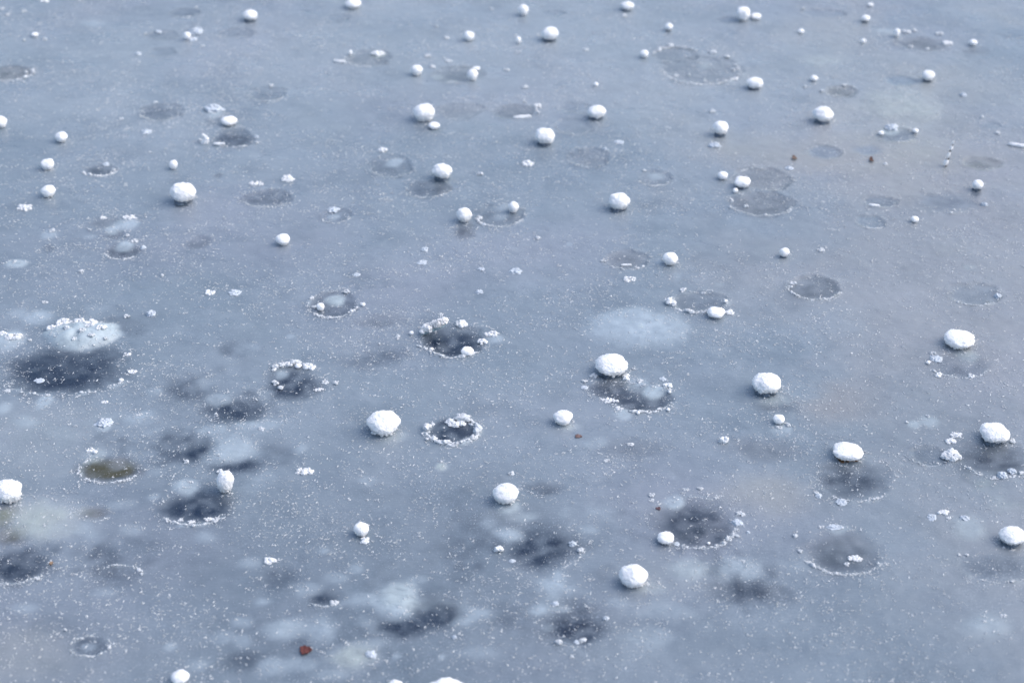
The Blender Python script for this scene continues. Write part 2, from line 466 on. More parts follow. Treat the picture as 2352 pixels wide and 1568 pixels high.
# wide faint colour shifts of the ice: cx, cy, w, h, dark, cloud, tint
BROAD = [
 (1200,90,3400,560,.0,.11,.15),  # frosty far ice, lightened in colour to carry the grazing sky reflection
 (2350,900,1300,1900,.0,.0,.6),
 (150,1540,700,260,.0,.0,.5),
 (1000,1560,2600,760,.11,.0,.0),  # clearer near ice, with the weaker sky reflection painted in as darkening
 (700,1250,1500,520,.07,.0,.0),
 (1950,370,620,110,.06,.05,.9),
 (2080,440,500,90,.05,.05,.8),
 (1900,925,260,110,.07,.0,.9),
 (1760,1130,260,110,.03,.08,.7),
 (60,1000,400,200,.0,.06,.2),
 (60,1500,300,140,.0,.07,.5),
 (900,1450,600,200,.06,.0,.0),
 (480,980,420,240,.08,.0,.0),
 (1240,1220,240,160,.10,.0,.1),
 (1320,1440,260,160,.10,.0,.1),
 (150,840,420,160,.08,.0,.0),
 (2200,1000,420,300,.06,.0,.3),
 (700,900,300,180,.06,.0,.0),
 (1840,900,140,70,.0,.08,.0),
 (1550,1180,120,60,.0,.06,.3),
 (1400,1480,300,90,.0,.10,.1),
 (1560,1330,300,120,.0,.08,.2),
 (1890,377,70,8,.0,.0,1.0),
]

# ---------------------------------------------------------------- the ice sheet
GX0, GX1, GY0, GY1 = -2.5, 2.5, 2.0, 7.4
NX, NY = 840, 660
xs = np.linspace(GX0, GX1, NX); ys = np.linspace(GY0, GY1, NY)
X, Y = np.meshgrid(xs, ys)
DK = np.zeros_like(X); CL = np.zeros_like(X); TN = np.zeros_like(X)
Z = np.zeros_like(X)
OWN = np.zeros(X.shape, dtype=np.int32); OWND = np.full(X.shape, 9.0)
n_lo = noise3(X * 3, Y * 3, 0.3); n_mid = noise3(X * 11, Y * 11, 4.1); n_hi = noise3(X * 38, Y * 38, 9.7)
n_vh = noise3(X * 90, Y * 90, 2.7)
n_w1 = noise3(X * 8 + 40, Y * 8, 7.7); n_w2 = noise3(X * 8, Y * 8 + 60, 3.3)
n_w3 = noise3(X * 22 + 9, Y * 22, 5.5); n_w4 = noise3(X * 22, Y * 22 + 7, 6.3)
EDGE = np.zeros_like(X)
Z += 0.0012 * n_lo + 0.0006 * n_mid

def ground_ellipse(cx, cy, ww, hh):
    c = at(cx, cy); s, e = mpp(cx, cy)
    y0 = at(cx, cy + hh / 2).y; y1 = at(cx, max(cy - hh / 2, -60)).y
    return c.x, (y0 + y1) / 2, ww / 2 * s, (y1 - y0) / 2

def window(cx, cy, a, b, k=2.0):
    i0 = np.searchsorted(xs, cx - a * k); i1 = np.searchsorted(xs, cx + a * k)
    j0 = np.searchsorted(ys, cy - b * k); j1 = np.searchsorted(ys, cy + b * k)
    return slice(max(j0, 0), j1), slice(max(i0, 0), i1)

def over(base, add, w_):
    base[w_] = 1 - (1 - base[w_]) * (1 - np.clip(add, 0, 1))

def tint(w_, m, v):
    TN[w_] = TN[w_] * (1 - m) + v * m

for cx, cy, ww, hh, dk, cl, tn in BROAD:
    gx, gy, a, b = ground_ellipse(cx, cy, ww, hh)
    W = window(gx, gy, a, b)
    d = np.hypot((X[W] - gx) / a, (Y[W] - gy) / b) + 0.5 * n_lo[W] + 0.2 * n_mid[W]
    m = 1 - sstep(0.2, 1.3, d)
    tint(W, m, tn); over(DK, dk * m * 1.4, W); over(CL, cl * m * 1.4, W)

def m_field(cx, cy, ww, hh):
    gx, gy, a, b = ground_ellipse(cx, cy, ww, hh)
    return np.exp(-(((X - gx) / a) ** 2 + ((Y - gy) / b) ** 2))
MOT = sum(k * m_field(*q) for k, q in ((1, (450, 1010, 520, 320)), (1, (1240, 1260, 380, 300)), (1, (900, 1440, 520, 260)), (.8, (150, 800, 400, 240)),
          (.7, (2250, 1080, 420, 300)), (.8, (1650, 1320, 520, 260)), (.8, (150, 1300, 420, 260)), (.5, (860, 790, 300, 160)), (.5, (250, 540, 240, 140)))).clip(0, 1.2)
mo1 = noise3(X * 5.5 + 3, Y * 5.5, 11.0) + .5 * noise3(X * 13, Y * 13 + 5, 12.0) + .25 * n_hi
mo2 = noise3(X * 6.5 + 13, Y * 6.5, 21.0) + .5 * noise3(X * 16, Y * 16 + 5, 22.0) + .25 * n_hi
DK[:] = 1 - (1 - DK) * (1 - MOT * .85 * sstep(.12, .85, mo1)); CL[:] = 1 - (1 - CL) * (1 - MOT * .62 * sstep(.25, .95, mo2))
DK[:] = 1 - (1 - DK) * (1 - .13 * sstep(.1, .9, mo2)); CL[:] = 1 - (1 - CL) * (1 - .05 * sstep(.2, .9, mo1))
hole_geo = []
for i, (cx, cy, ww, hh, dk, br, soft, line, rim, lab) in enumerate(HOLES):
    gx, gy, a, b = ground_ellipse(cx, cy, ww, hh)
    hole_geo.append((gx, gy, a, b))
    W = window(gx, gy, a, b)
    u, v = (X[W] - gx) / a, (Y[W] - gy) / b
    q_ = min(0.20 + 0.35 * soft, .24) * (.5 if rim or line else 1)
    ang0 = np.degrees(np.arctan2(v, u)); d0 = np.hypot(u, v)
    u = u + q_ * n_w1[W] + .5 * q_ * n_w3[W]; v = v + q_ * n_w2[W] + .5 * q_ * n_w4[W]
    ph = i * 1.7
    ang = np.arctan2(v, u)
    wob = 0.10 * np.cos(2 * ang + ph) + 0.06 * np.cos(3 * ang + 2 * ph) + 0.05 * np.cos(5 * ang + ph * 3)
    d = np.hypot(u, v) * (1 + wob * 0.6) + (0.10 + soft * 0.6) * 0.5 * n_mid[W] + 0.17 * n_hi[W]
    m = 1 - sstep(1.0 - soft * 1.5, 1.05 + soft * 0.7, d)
    far = np.clip(1 - 0.42 * np.clip(v + 0.1, 0, 1.1) * (0 if dk >= 1 else (1.0 if soft > .2 else .5)), 0, 1)      # darkness fades towards the far side
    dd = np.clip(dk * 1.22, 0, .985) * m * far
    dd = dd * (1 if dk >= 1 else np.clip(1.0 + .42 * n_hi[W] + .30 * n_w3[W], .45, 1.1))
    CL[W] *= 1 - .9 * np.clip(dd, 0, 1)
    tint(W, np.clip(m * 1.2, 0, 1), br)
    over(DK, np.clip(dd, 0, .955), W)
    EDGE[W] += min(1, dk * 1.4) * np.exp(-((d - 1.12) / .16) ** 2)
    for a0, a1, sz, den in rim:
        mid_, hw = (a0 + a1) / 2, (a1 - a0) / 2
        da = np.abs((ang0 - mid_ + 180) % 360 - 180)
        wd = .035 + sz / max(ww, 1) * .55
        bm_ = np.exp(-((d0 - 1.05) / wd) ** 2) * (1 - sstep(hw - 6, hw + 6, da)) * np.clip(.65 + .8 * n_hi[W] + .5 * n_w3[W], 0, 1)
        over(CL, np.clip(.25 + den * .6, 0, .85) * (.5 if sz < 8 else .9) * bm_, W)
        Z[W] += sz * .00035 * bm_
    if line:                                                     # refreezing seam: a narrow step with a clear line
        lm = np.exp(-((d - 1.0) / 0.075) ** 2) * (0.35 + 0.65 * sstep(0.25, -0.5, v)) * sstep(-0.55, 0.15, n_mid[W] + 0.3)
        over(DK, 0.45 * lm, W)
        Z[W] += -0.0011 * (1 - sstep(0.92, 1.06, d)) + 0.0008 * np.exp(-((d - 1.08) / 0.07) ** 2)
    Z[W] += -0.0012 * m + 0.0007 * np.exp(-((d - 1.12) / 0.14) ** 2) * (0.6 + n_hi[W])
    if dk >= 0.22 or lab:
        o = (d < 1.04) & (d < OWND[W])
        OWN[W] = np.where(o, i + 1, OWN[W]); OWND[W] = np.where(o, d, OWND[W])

cloud_geo = []
for i, (cx, cy, ww, hh, st, yl, soft, lab) in enumerate(CLOUDS):
    gx, gy, a, b = ground_ellipse(cx, cy, ww, hh)
    cloud_geo.append((gx, gy, a, b))
    W = window(gx, gy, a, b, 2.2)
    u, v = (X[W] - gx) / a, (Y[W] - gy) / b
    q_ = (0.25 + 0.35 * soft) * (.4 if i < 3 else 1)
    u = u + q_ * n_w1[W] + .6 * q_ * n_w3[W]; v = v + q_ * n_w2[W] + .6 * q_ * n_w4[W]
    d = np.hypot(u, v) + (0.25 + soft) * 0.35 * n_mid[W] + 0.12 * n_hi[W]
    EDGE[W] += st * np.exp(-((d - .85) / .25) ** 2) * sstep(-.2, .5, v)
    m = 1 - sstep(1.0 - soft * 1.3, 1.0 + soft, d)
    tint(W, m * st, yl); over(CL, st * m * (0.9 + 0.25 * n_hi[W]), W)
    Z[W] += min(a, b) * (0.32 if st >= 1 else 0.10) * st * np.clip(1 - d * d, 0, 1) ** .7 * (1 + .35 * n_hi[W])
    if lab:
        o = (d < 0.98)
        OWN[W] = np.where(o, 1000 + i, OWN[W])
Z += 0.0007 * n_hi + 0.0004 * n_vh
DK = np.clip(DK * (0.92 + 0.25 * n_hi), 0, 0.985); CL = np.clip(CL, 0, 1); TN = np.clip(TN, 0, 1)
# settle to the flat outer sheet at the border
edge = np.minimum(np.minimum(X - GX0, GX1 - X), np.minimum(Y - GY0, GY1 - Y))
Z *= sstep(0.0, 0.12, edge)

dzx = np.gradient(Z, xs, axis=1); dzy = np.gradient(Z, ys, axis=0)
NRM = np.stack([-dzx, -dzy, np.ones_like(Z)], -1); NRM /= np.linalg.norm(NRM, axis=-1, keepdims=True)
VCO = np.stack([X, Y, Z], -1).reshape(-1, 3)
VNR = NRM.reshape(-1, 3)
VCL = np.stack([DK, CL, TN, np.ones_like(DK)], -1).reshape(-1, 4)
idx = np.arange(NX * NY).reshape(NY, NX)
FAC = np.stack([idx[:-1, :-1], idx[:-1, 1:], idx[1:, 1:], idx[1:, :-1]], -1).reshape(-1, 4)
FOWN = OWN[:-1, :-1].reshape(-1)

def ice_piece(name, faces, origin, parent=None, extra=None):
    used = np.unique(faces)
    remap = np.zeros(NX * NY, dtype=np.int64); remap[used] = np.arange(len(used))
    co = VCO[used] - np.array(origin); nr = VNR[used]; cl = VCL[used]; fc = remap[faces]
    if extra is not None:
        ev, ef = extra
        fc = np.concatenate([fc, ef + len(co)]); co = np.concatenate([co, ev])
        nr = np.concatenate([nr, np.tile([[0, 0, 1.0]], (len(ev), 1))])
        cl = np.concatenate([cl, np.tile([[0, 0, 0, 1.0]], (len(ev), 1))])
    o = mesh_obj(name, co, fc, M_ICE, parent)
    me = o.data
    a = me.color_attributes.new('patch', 'FLOAT_COLOR', 'POINT')
    a.data.foreach_set('color', cl.astype(np.float32).ravel())
    me.normals_split_custom_set_from_vertices([tuple(q) for q in nr])
    return o

# outer sheet to the horizon, butted against the detailed part
FARR = 900.0
ox = [-FARR, GX0, GX1, FARR]; oy = [-FARR, GY0, GY1, FARR]
ev, ef = [], []
for j in range(3):
    for i in range(3):
        if i == 1 and j == 1: continue
        k = len(ev)
        ev += [(ox[i], oy[j], 0), (ox[i + 1], oy[j], 0), (ox[i + 1], oy[j + 1], 0), (ox[i], oy[j + 1], 0)]
        ef.append((k, k + 1, k + 2, k + 3))
ice = ice_piece('ice', FAC[FOWN == 0], (0, 0, 0), None, (np.array(ev, float), np.array(ef)))
tag(ice, 'blue grey frozen lake surface dusted with frost crystals', 'ice', kind='structure')

def ice_z(x, y):
    i = int(round((x - GX0) / (GX1 - GX0) * (NX - 1))); j = int(round((y - GY0) / (GY1 - GY0) * (NY - 1)))
    if 0 <= i < NX and 0 <= j < NY: return float(Z[j, i])
    return 0.0

# ---------------------------------------------------------------- builders: snow
def blob(a, b, c, seed, sub=5, low=.12, mid=.05, hi=.02, taper=0.0, flat=0.0, jag=0.0, box=2.0):
    """one snow lump about its own centre: a displaced ball with a granular skin"""
    v, f = ico(sub)
    s = seed * 7.31
    n1 = noise3(v[:, 0] * 1.5 + s, v[:, 1] * 1.5, v[:, 2] * 1.5 + s) + .3 * noise3(v[:, 0] * 2.7, v[:, 1] * 2.7 + s, v[:, 2] * 2.7 + s)
    n2 = noise3(v[:, 0] * 3.4, v[:, 1] * 3.4 + s, v[:, 2] * 3.4)
    n3 = noise3(v[:, 0] * 8, v[:, 1] * 8, v[:, 2] * 8 + s)
    n4 = noise3(v[:, 0] * 19 + s, v[:, 1] * 19, v[:, 2] * 19)
    low_w = sstep(0.1, -0.6, v[:, 2])
    r = 1 + low * n1 + mid * 1.1 * n2 + hi * (2 * np.abs(n3) - 0.5) * 1.3 + hi * (1.1 * np.abs(n4) - .25)
    r += jag * low_w * (n3 * 1.6 + n4)
    if box > 2.01:
        th = s * 1.9; cx_, sx_ = math.cos(th), math.sin(th)
        bx_, by_ = v[:, 0] * cx_ - v[:, 1] * sx_, v[:, 0] * sx_ + v[:, 1] * cx_
        r = r / (np.abs(bx_) ** box + np.abs(by_) ** box + np.abs(v[:, 2]) ** box) ** (1 / box) * .95
    p = v * r[:, None]
    z = p[:, 2]
    t = np.clip((-z + 0.15) / 1.1, 0, 1)
    p[:, 0] *= 1 - taper * t; p[:, 1] *= 1 - taper * t
    if flat: p[:, 2] = np.where(z < -flat, -flat + (z + flat) * 0.25, z)
    return p * np.array([a, b, c]), f

def merge(parts):
    vs, fs, k = [], [], 0
    for v, f in parts:
        vs.append(v); fs.append(f + k); k += len(v)
    return np.concatenate(vs), np.concatenate(fs)

def solve(cx, cy, ww, hh, sit):
    """centre and semi-axes of the lump whose outline the photo shows at cx, cy"""
    hz = 0.0
    for _ in range(3):
        p = at(cx, cy, hz)
        depth = p.y * cp + (CAM_H - hz) * sp
        s = depth / FPX; e = math.atan2(CAM_H - hz, math.hypot(p.x, p.y))
        a = ww / 2 * s; H = hh / 2 * s
        c2 = (H * H - (a * math.sin(e)) ** 2) / math.cos(e) ** 2
        c = math.sqrt(max(c2, 0)); c = min(max(c, (0.42 if sit < .5 else 0.60) * min(a, H)), 1.9 * a)
        b2 = (H * H - (c * math.cos(e)) ** 2) / math.sin(e) ** 2
        b = min(max(math.sqrt(max(b2, 0)), 0.45 * a), 1.1 * a)
        hz = c * sit
    return p, a, b, c, s

# lumps: cx, cy, w, h, kind, label (None: written from its surroundings), foot
#  kinds: ball, crumb (fluffy cluster), pale (soaked, half sunk), shard (angle in degrees)
LUMPS = [
 # --- the larger ones, top to bottom
 (811,10,37,24,'ball','rounded snow lump cut by the top edge, left of centre',0),
 (575,38,35,27,'ball','blocky snow lump near the top, left part of the photo',1),
 (1441,16,29,21,'ball','small oval snow ball at the top, right of centre',1),
 (1202,25,24,28,'ball','pear shaped little snow lump at the top centre',0),
 (1707,34,31,34,'ball','upright snow ball, left one of a touching pair near the top',0),
 (1736,39,25,16,'ball','low snow lump leaning on the right side of the upright ball near the top',0),
 (1263,81,39,33,'ball','smooth domed snow ball near the top centre',1),
 (1077,84,25,24,'ball','small snow ball left of the smooth domed ball near the top',0),
 (1536,64,18,18,'ball','tiny round snow ball on a short dark foot near the top',1),
 (957,162,26,26,'ball','snow ball at the left end of the grey hole near the top',0),
 (1085,174,24,28,'ball','snow ball at the right end of the grey hole near the top',0),
 (1480,125,20,19,'ball','small snow ball left of the frost beaded disc',0),
 (1734,194,38,27,'ball','wide snow ball right of the frost beaded disc',1),
 (2132,176,29,26,'ball','round snow ball standing alone at the upper right',1),
 (1890,266,49,38,'ball','large round snow ball on a dark jagged foot, upper right',1),
 (1655,297,36,36,'ball','upright snow ball with a small pebble of snow in front of it',1),
 (1641,334,24,15,'pale','oval snow pebble in front of the upright ball',0),
 (1370,260,44,33,'ball','boxy snow ball behind the centre, right of two faint rings',1),
 (1252,317,45,38,'ball','round snow ball just left of a faint ring',1),
 (974,261,48,41,'ball','big round snow ball with a flat pebble at its lower right',0),
 (997,290,26,17,'ball','flat snow pebble at the lower right of the big round ball',0),
 (526,279,36,23,'ball','oval snow ball beyond the dark hole at the upper left',0),
 (2,281,28,30,'ball','snow ball cut by the left edge, upper part',0),
 (141,316,28,26,'ball','plain round snow ball at the upper left',0),
 (109,379,30,26,'ball','round snow ball left of the hole with a white crescent lip',0),
 (398,379,20,23,'ball','small egg shaped snow ball above the knobbly lump',0),
 (421,447,58,48,'ball','large knobbly snow lump in the left third',1),
 (111,441,32,29,'ball','snow ball with a pointed underside near the left edge',0),
 (1016,397,45,38,'ball','snow ball standing at the far edge of an oval hole',1),
 (661,410,32,18,'crumb','fluffy low snow clump right of the frost strip',0),
 (1705,421,38,28,'ball','snow ball on the left edge of a brownish disc',1),
 (1660,404,23,20,'ball','small snow ball up and left of the brownish disc',0),
 (1422,466,48,41,'ball','large faceted snow ball right of the photo centre line',1),
 (1066,495,35,34,'ball','snow ball with a dark clear patch in front of it',0),
 (1179,475,24,28,'ball','small upright snow ball on the right edge of a ringed hole',0),
 (650,551,33,28,'ball','craggy snow lump left of centre, crumbling at the base',0),
 (1539,595,36,32,'ball','leaning snow lump with a soaked tail on its left',0),
 (2245,427,26,26,'ball','small round snow ball near the right edge on a dark foot',1),
 (2101,505,19,16,'ball','tiny snow ball below the streaky grey patch at right',0),
 (1801,582,22,22,'ball','small snow ball beyond the grey oval hole at right',1),
 (1885,574,19,10,'crumb','low snow crumb right of a small snow ball',0),
 (1446,641,34,14,'crumb','low pointed snow heap between two grey holes',0),
 (1645,719,40,27,'ball','cone shaped snow lump on the crescent rim',0),
 (2203,780,72,46,'ball','large smooth oval snow lump near the right edge',0),
 (1404,841,80,54,'ball','largest broad snow lump, standing over the forked hole',1),
 (1760,885,70,52,'ball','big oval snow lump at right with soaked ice below it',1),
 (881,973,78,60,'ball','biggest domed snow lump left of the frost ringed hole',0),
 (1293,960,45,38,'ball','round snow ball with a brown leaf scrap below it',0),
 (1789,964,27,24,'ball','small snow ball on top of a soaked clump at right',0),
 (1947,1040,70,43,'ball','wide snow lump with a brown foot at right',2),
 (2284,998,70,48,'ball','big snow lump standing over a brown grey hole at the right',1),
 (20,1129,64,56,'ball','big snow ball cut by the left edge, lower part',0),
 (517,1108,38,52,'ball','tall narrow snow lump standing over a deep blue hole',0),
 (1161,1135,62,52,'ball','sagging snow lump melting into the ice, lower centre',0),
 (830,1216,34,34,'ball','small snow ball sagging to the right, lower left of centre',0),
 (838,1240,26,18,'crumb','crumbling foot of snow under a small sagging ball',0),
 (1529,1236,40,31,'ball','snow lump at the lower left edge of the brownish hole',0),
 (1455,1324,68,57,'ball','large round snow ball at the lower centre',0),
 (2325,1232,62,46,'ball','snow lump with a pointed top cut by the right edge',1),
 (413,1556,42,36,'ball','snow lump cut by the bottom edge, left part',0),
 (908,1582,40,40,'ball','small snow lump barely showing at the bottom edge',0),
 (1022,1592,96,72,'ball','wide snow lump barely showing at the bottom edge',0),
 # --- crumbs and clusters
 (449,73,30,17,'pale',None,0),(430,84,17,20,'ball',None,0),(442,92,20,10,'pale',None,0),
 (80,80,16,11,'ball',None,0),(102,90,14,9,'crumb',None,0),(55,92,8,8,'crumb',None,0),
 (4,20,12,10,'crumb',None,0),(17,34,11,9,'crumb',None,0),(55,26,13,8,'crumb',None,0),
 (102,3,22,9,'crumb',None,0),(182,2,11,6,'crumb',None,0),(451,17,8,6,'crumb',None,0),
 (334,77,9,8,'crumb',None,0),(364,72,14,9,'pale',None,0),(465,105,10,8,'crumb',None,0),
 (317,124,13,10,'pale',None,0),(357,236,12,8,'crumb',None,0),(278,272,13,8,'crumb',None,0),
 (335,303,20,12,'pale',None,0),(590,328,8,10,'crumb',None,0),(588,315,9,9,'pale',None,0),
 (60,165,12,11,'crumb',None,0),(243,377,14,11,'pale',None,0),(262,388,8,9,'crumb',None,0),
 (490,252,36,20,'pale','soaked fluffy clump beyond the oval ball at the upper left',0),
 (470,320,12,40,'shard84','upright curved snow shard standing left of a dark hole',0),
 (459,322,11,12,'crumb',None,0),(503,332,24,9,'shard0',None,0),
 (1434,37,18,10,'crumb',None,0),(1026,87,15,9,'crumb',None,0),(982,128,17,10,'crumb',None,0),
 (1031,139,20,9,'crumb',None,0),(1094,156,18,9,'ball',None,0),(993,153,16,8,'crumb',None,0),
 (805,121,8,12,'ball',None,0),(780,141,24,10,'shard-10',None,0),(866,122,28,15,'crumb','yellowish fluffy clump at the right of a grey brown hole',0),
 (623,197,14,8,'crumb',None,0),(1128,21,12,8,'crumb',None,0),(1003,60,7,8,'crumb',None,0),
 (1163,160,15,8,'crumb',None,0),(880,345,24,16,'crumb','fluffy white clump beyond a faint grey hole near the top',0),
 (1102,399,16,12,'crumb',None,0),(1191,93,12,18,'ball',None,0),(1183,81,6,7,'crumb',None,0),
 (1344,114,16,10,'crumb',None,0),(1539,105,16,9,'crumb',None,0),(1636,120,20,12,'crumb',None,0),
 (1670,131,12,12,'crumb',None,0),(1683,158,11,10,'crumb',None,0),(1581,170,8,9,'crumb',None,0),
 (1553,171,12,8,'crumb',None,0),(1619,184,12,7,'crumb',None,0),(1369,194,11,11,'ball',None,0),
 (1206,199,15,13,'crumb',None,0),(1199,267,40,12,'shard6','long white snow stick lying on the near edge of an oval hole',0),
 (1234,243,22,14,'crumb',None,0),(1234,259,9,14,'crumb',None,0),(1205,234,8,8,'crumb',None,0),
 (1636,257,18,10,'crumb',None,0),(1422,327,18,8,'pale',None,0),(1212,376,30,16,'crumb','low fluffy snow patch between the round ball and the egg spot',0),
 (1390,345,9,9,'pale',None,0),(1478,391,9,8,'crumb',None,0),(1689,439,12,12,'ball',None,0),
 (1679,457,10,11,'crumb',None,0),(1714,472,12,11,'crumb',None,0),
 (1988,44,21,17,'ball',None,1),(1844,21,9,9,'crumb',None,0),(1999,12,13,9,'ball',None,0),
 (1840,72,14,12,'ball',None,0),(1983,95,12,11,'ball',None,0),(2060,77,15,21,'ball','small cone of snow left of the dark streaky hole',0),
 (2082,73,20,13,'crumb',None,0),(2100,70,12,11,'crumb',None,0),(2090,106,13,12,'crumb',None,0),
 (2131,112,12,8,'crumb',None,0),(2157,78,20,10,'crumb',None,0),(2175,99,22,13,'crumb',None,0),
 (2235,99,19,15,'ball',None,0),(1870,181,18,15,'ball',None,0),(1848,199,9,10,'crumb',None,0),
 (1887,210,9,12,'crumb',None,0),(1938,196,14,6,'crumb',None,0),(2212,219,13,12,'pale',None,0),
 (2048,293,28,18,'pale','pale icy knob beyond a grey hole at the upper right',0),(2024,304,13,11,'ball',None,0),(2103,301,13,11,'ball',None,0),
 (2255,269,13,12,'crumb',None,0),(2291,306,13,11,'crumb',None,0),(2336,333,34,12,'shard-14','low ridge of ice at the right edge, upper part',0),
 (2034,376,11,9,'crumb',None,0),(1813,387,16,9,'pale',None,0),
 (55,477,36,16,'crumb','flat wide snow patch near the left edge',0),
 (590,421,46,12,'crumb','fluffy frost strip along the far edge of a dark oval hole',0),
 (300,500,44,12,'crumb','fluffy frost strip on a pale mound at the left',0),
 (237,499,22,8,'crumb',None,0),(291,540,11,11,'crumb',None,0),(309,553,20,11,'crumb',None,0),
 (329,569,13,11,'pale',None,0),(118,529,16,12,'crumb',None,0),(206,527,8,8,'crumb',None,0),
 (33,601,10,8,'crumb',None,0),(481,671,26,13,'crumb',None,0),(538,673,24,13,'pale',None,0),
 (347,722,20,19,'pale','small dome of ice with a frost tip in the left half',0),(291,726,14,12,'crumb',None,0),
 (186,623,13,9,'crumb',None,0),(371,631,8,12,'crumb',None,0),(104,694,18,7,'crumb',None,0),
 (148,741,44,20,'crumb','white frost crest on the far edge of the big soaked slab',0),
 (211,756,36,20,'crumb','snow clump on the right part of the big soaked slab',0),
 (157,766,20,16,'crumb',None,0),(117,759,22,16,'crumb',None,0),(182,746,28,14,'crumb',None,0),(234,768,26,15,'crumb',None,0),(133,751,22,12,'crumb',None,0),(172,790,14,9,'crumb',None,0),(243,785,12,8,'crumb',None,0),(8,766,22,11,'crumb',None,0),(190,776,18,12,'crumb',None,0),
 (212,784,18,11,'crumb',None,0),(30,775,42,18,'crumb','snow patch on the soaked patch at the left edge',0),(68,781,11,9,'crumb',None,0),
 (765,481,24,12,'pale','small glassy cap on a little ringed hole',0),(1100,500,16,12,'crumb',None,0),(1110,514,12,7,'crumb',None,0),
 (975,573,16,12,'pale',None,0),(969,603,20,10,'pale',None,0),(1183,622,26,13,'pale',None,0),
 (1105,618,13,9,'pale',None,0),(1101,670,16,10,'pale',None,0),
 (736,703,18,20,'ball','tiny snow ball inside the left edge of a grey hole',0),(715,684,12,10,'crumb',None,0),
 (796,669,16,9,'crumb',None,0),(809,711,15,13,'crumb',None,0),(834,699,10,9,'ball',None,0),(722,702,16,9,'crumb',None,0),
 (1013,722,14,8,'crumb',None,0),(1061,743,28,20,'crumb','ragged snow clump right of the tilted slab',0),
 (1129,766,44,14,'crumb','fluffy snow strip at the far right of the dark hole',0),
 (1108,783,24,17,'crumb','knobbly snow clump at the right edge of the dark hole',0),
 (945,765,10,10,'ball',None,0),(913,771,14,10,'crumb',None,0),(819,631,16,8,'pale',None,0),
 (1237,546,14,10,'crumb',None,0),(1385,600,14,8,'crumb',None,0),(1438,607,22,7,'shard2',None,0),
 (1569,665,17,12,'crumb',None,0),(1612,671,9,7,'crumb',None,0),(1667,693,9,8,'ball',None,0),
 (1539,692,24,22,'crumb','fluffy snow knob at the left end of the crescent rim',0),
 (1675,717,26,14,'crumb','ragged clump at the right end of the crescent rim',0),
 (2260,471,13,12,'pale',None,0),(2191,482,9,7,'crumb',None,0),(2008,471,22,9,'shard-8',None,0),
 (2292,679,16,16,'pale',None,0),(1821,648,14,13,'crumb',None,0),(1815,658,11,9,'crumb',None,0),
 (17,897,20,10,'crumb',None,0),(90,874,22,10,'pale',None,0),(278,873,11,10,'ball',None,0),
 (304,853,24,11,'crumb',None,0),(293,813,22,9,'crumb',None,0),(496,948,9,9,'crumb',None,0),(486,939,5,5,'crumb',None,0),
 (427,1058,12,12,'crumb',None,0),(600,985,20,13,'crumb','small white snow heap right of the large pale cloud at left',0),
 (437,1108,14,8,'crumb',None,0),(207,1032,22,11,'crumb',None,0),(219,1038,10,9,'ball',None,0),
 (240,971,32,20,'pale','soaked dome with a white cap, left part',0),(505,1083,18,14,'crumb','grey crumb stuck on the top of the tall narrow lump',0),
 (415,1192,20,10,'crumb',None,0),(440,1198,22,10,'crumb',None,0),(480,1190,30,10,'crumb','frost strip at the lower right of the deep blue hole',0),
 (109,908,14,8,'crumb',None,0),(240,923,22,8,'crumb',None,0),(320,952,20,8,'crumb',None,0),
 (1046,969,46,27,'crumb','lumpy snow tongue on the far edge of the frost ringed hole',0),
 (645,839,18,14,'crumb',None,0),(663,837,22,14,'crumb',None,0),(685,840,16,12,'ball',None,0),(710,843,34,18,'crumb','largest white clump of the row capping the dark hole',0),
 (632,878,16,15,'crumb',None,0),(643,888,12,16,'crumb',None,0),
 (732,894,30,9,'crumb','low row of crumbs at the right edge of the capped hole',0),(746,878,19,11,'crumb',None,0),(771,879,12,14,'crumb',None,0),
 (1073,806,30,22,'ball','snow lump with a thin tail on the near rim of a dark hole',0),
 (1110,784,10,8,'crumb',None,0),
 (698,1082,48,20,'crumb','low ragged snow patch alone, left of centre in the lower half',0),
 (1012,1059,8,8,'crumb',None,0),(1174,1086,14,12,'crumb',None,0),(962,795,12,9,'crumb',None,0),(991,800,10,8,'ball',None,0),
 (1363,861,20,16,'crumb','knobbly crumb on the lower left of the broad lump',0),(1342,874,14,11,'crumb',None,0),
 (1438,866,24,16,'crumb','ragged crumb on the lower right of the broad lump',0),(1456,846,10,8,'crumb',None,0),
 (1470,877,17,12,'crumb',None,0),(1534,886,24,18,'crumb','frost knob at the right end of the forked hole',0),(1522,871,14,8,'pale',None,0),
 (1400,918,50,15,'crumb','frost covered crust strip on the near edge of the forked hole',0),(1421,938,26,10,'crumb',None,0),
 (1466,948,9,9,'ball',None,0),(1535,941,9,8,'ball',None,0),(1342,890,14,8,'pale',None,0),
 (1662,1010,19,27,'crumb','small upright pile of snow crumbs right of centre',0),
 (1496,1135,18,13,'crumb',None,0),(1496,1148,14,9,'crumb',None,0),(1575,1123,17,9,'crumb',None,0),
 (1608,1121,14,10,'crumb',None,0),(1646,1142,14,8,'crumb',None,0),(1394,1058,20,8,'crumb',None,0),(1448,1020,22,8,'crumb',None,0),
 (1808,976,15,13,'crumb',None,0),(1790,982,14,9,'crumb',None,0),
 (2194,999,36,14,'crumb','upper one of two white crumb rows at the right',0),(2183,1013,30,15,'crumb','lower one of two white crumb rows at the right',0),
 (2187,1046,46,30,'crumb','big knobbly snow cluster left of the brown grey hole',0),(2326,1013,16,14,'crumb',None,0),
 (2130,955,12,8,'crumb',None,0),(2082,969,9,8,'crumb',None,0),
 (2157,861,22,12,'crumb',None,0),(2231,861,17,10,'crumb',None,0),(2132,832,10,9,'ball',None,0),(2143,811,16,10,'crumb',None,0),(2150,824,26,14,'pale',None,0),
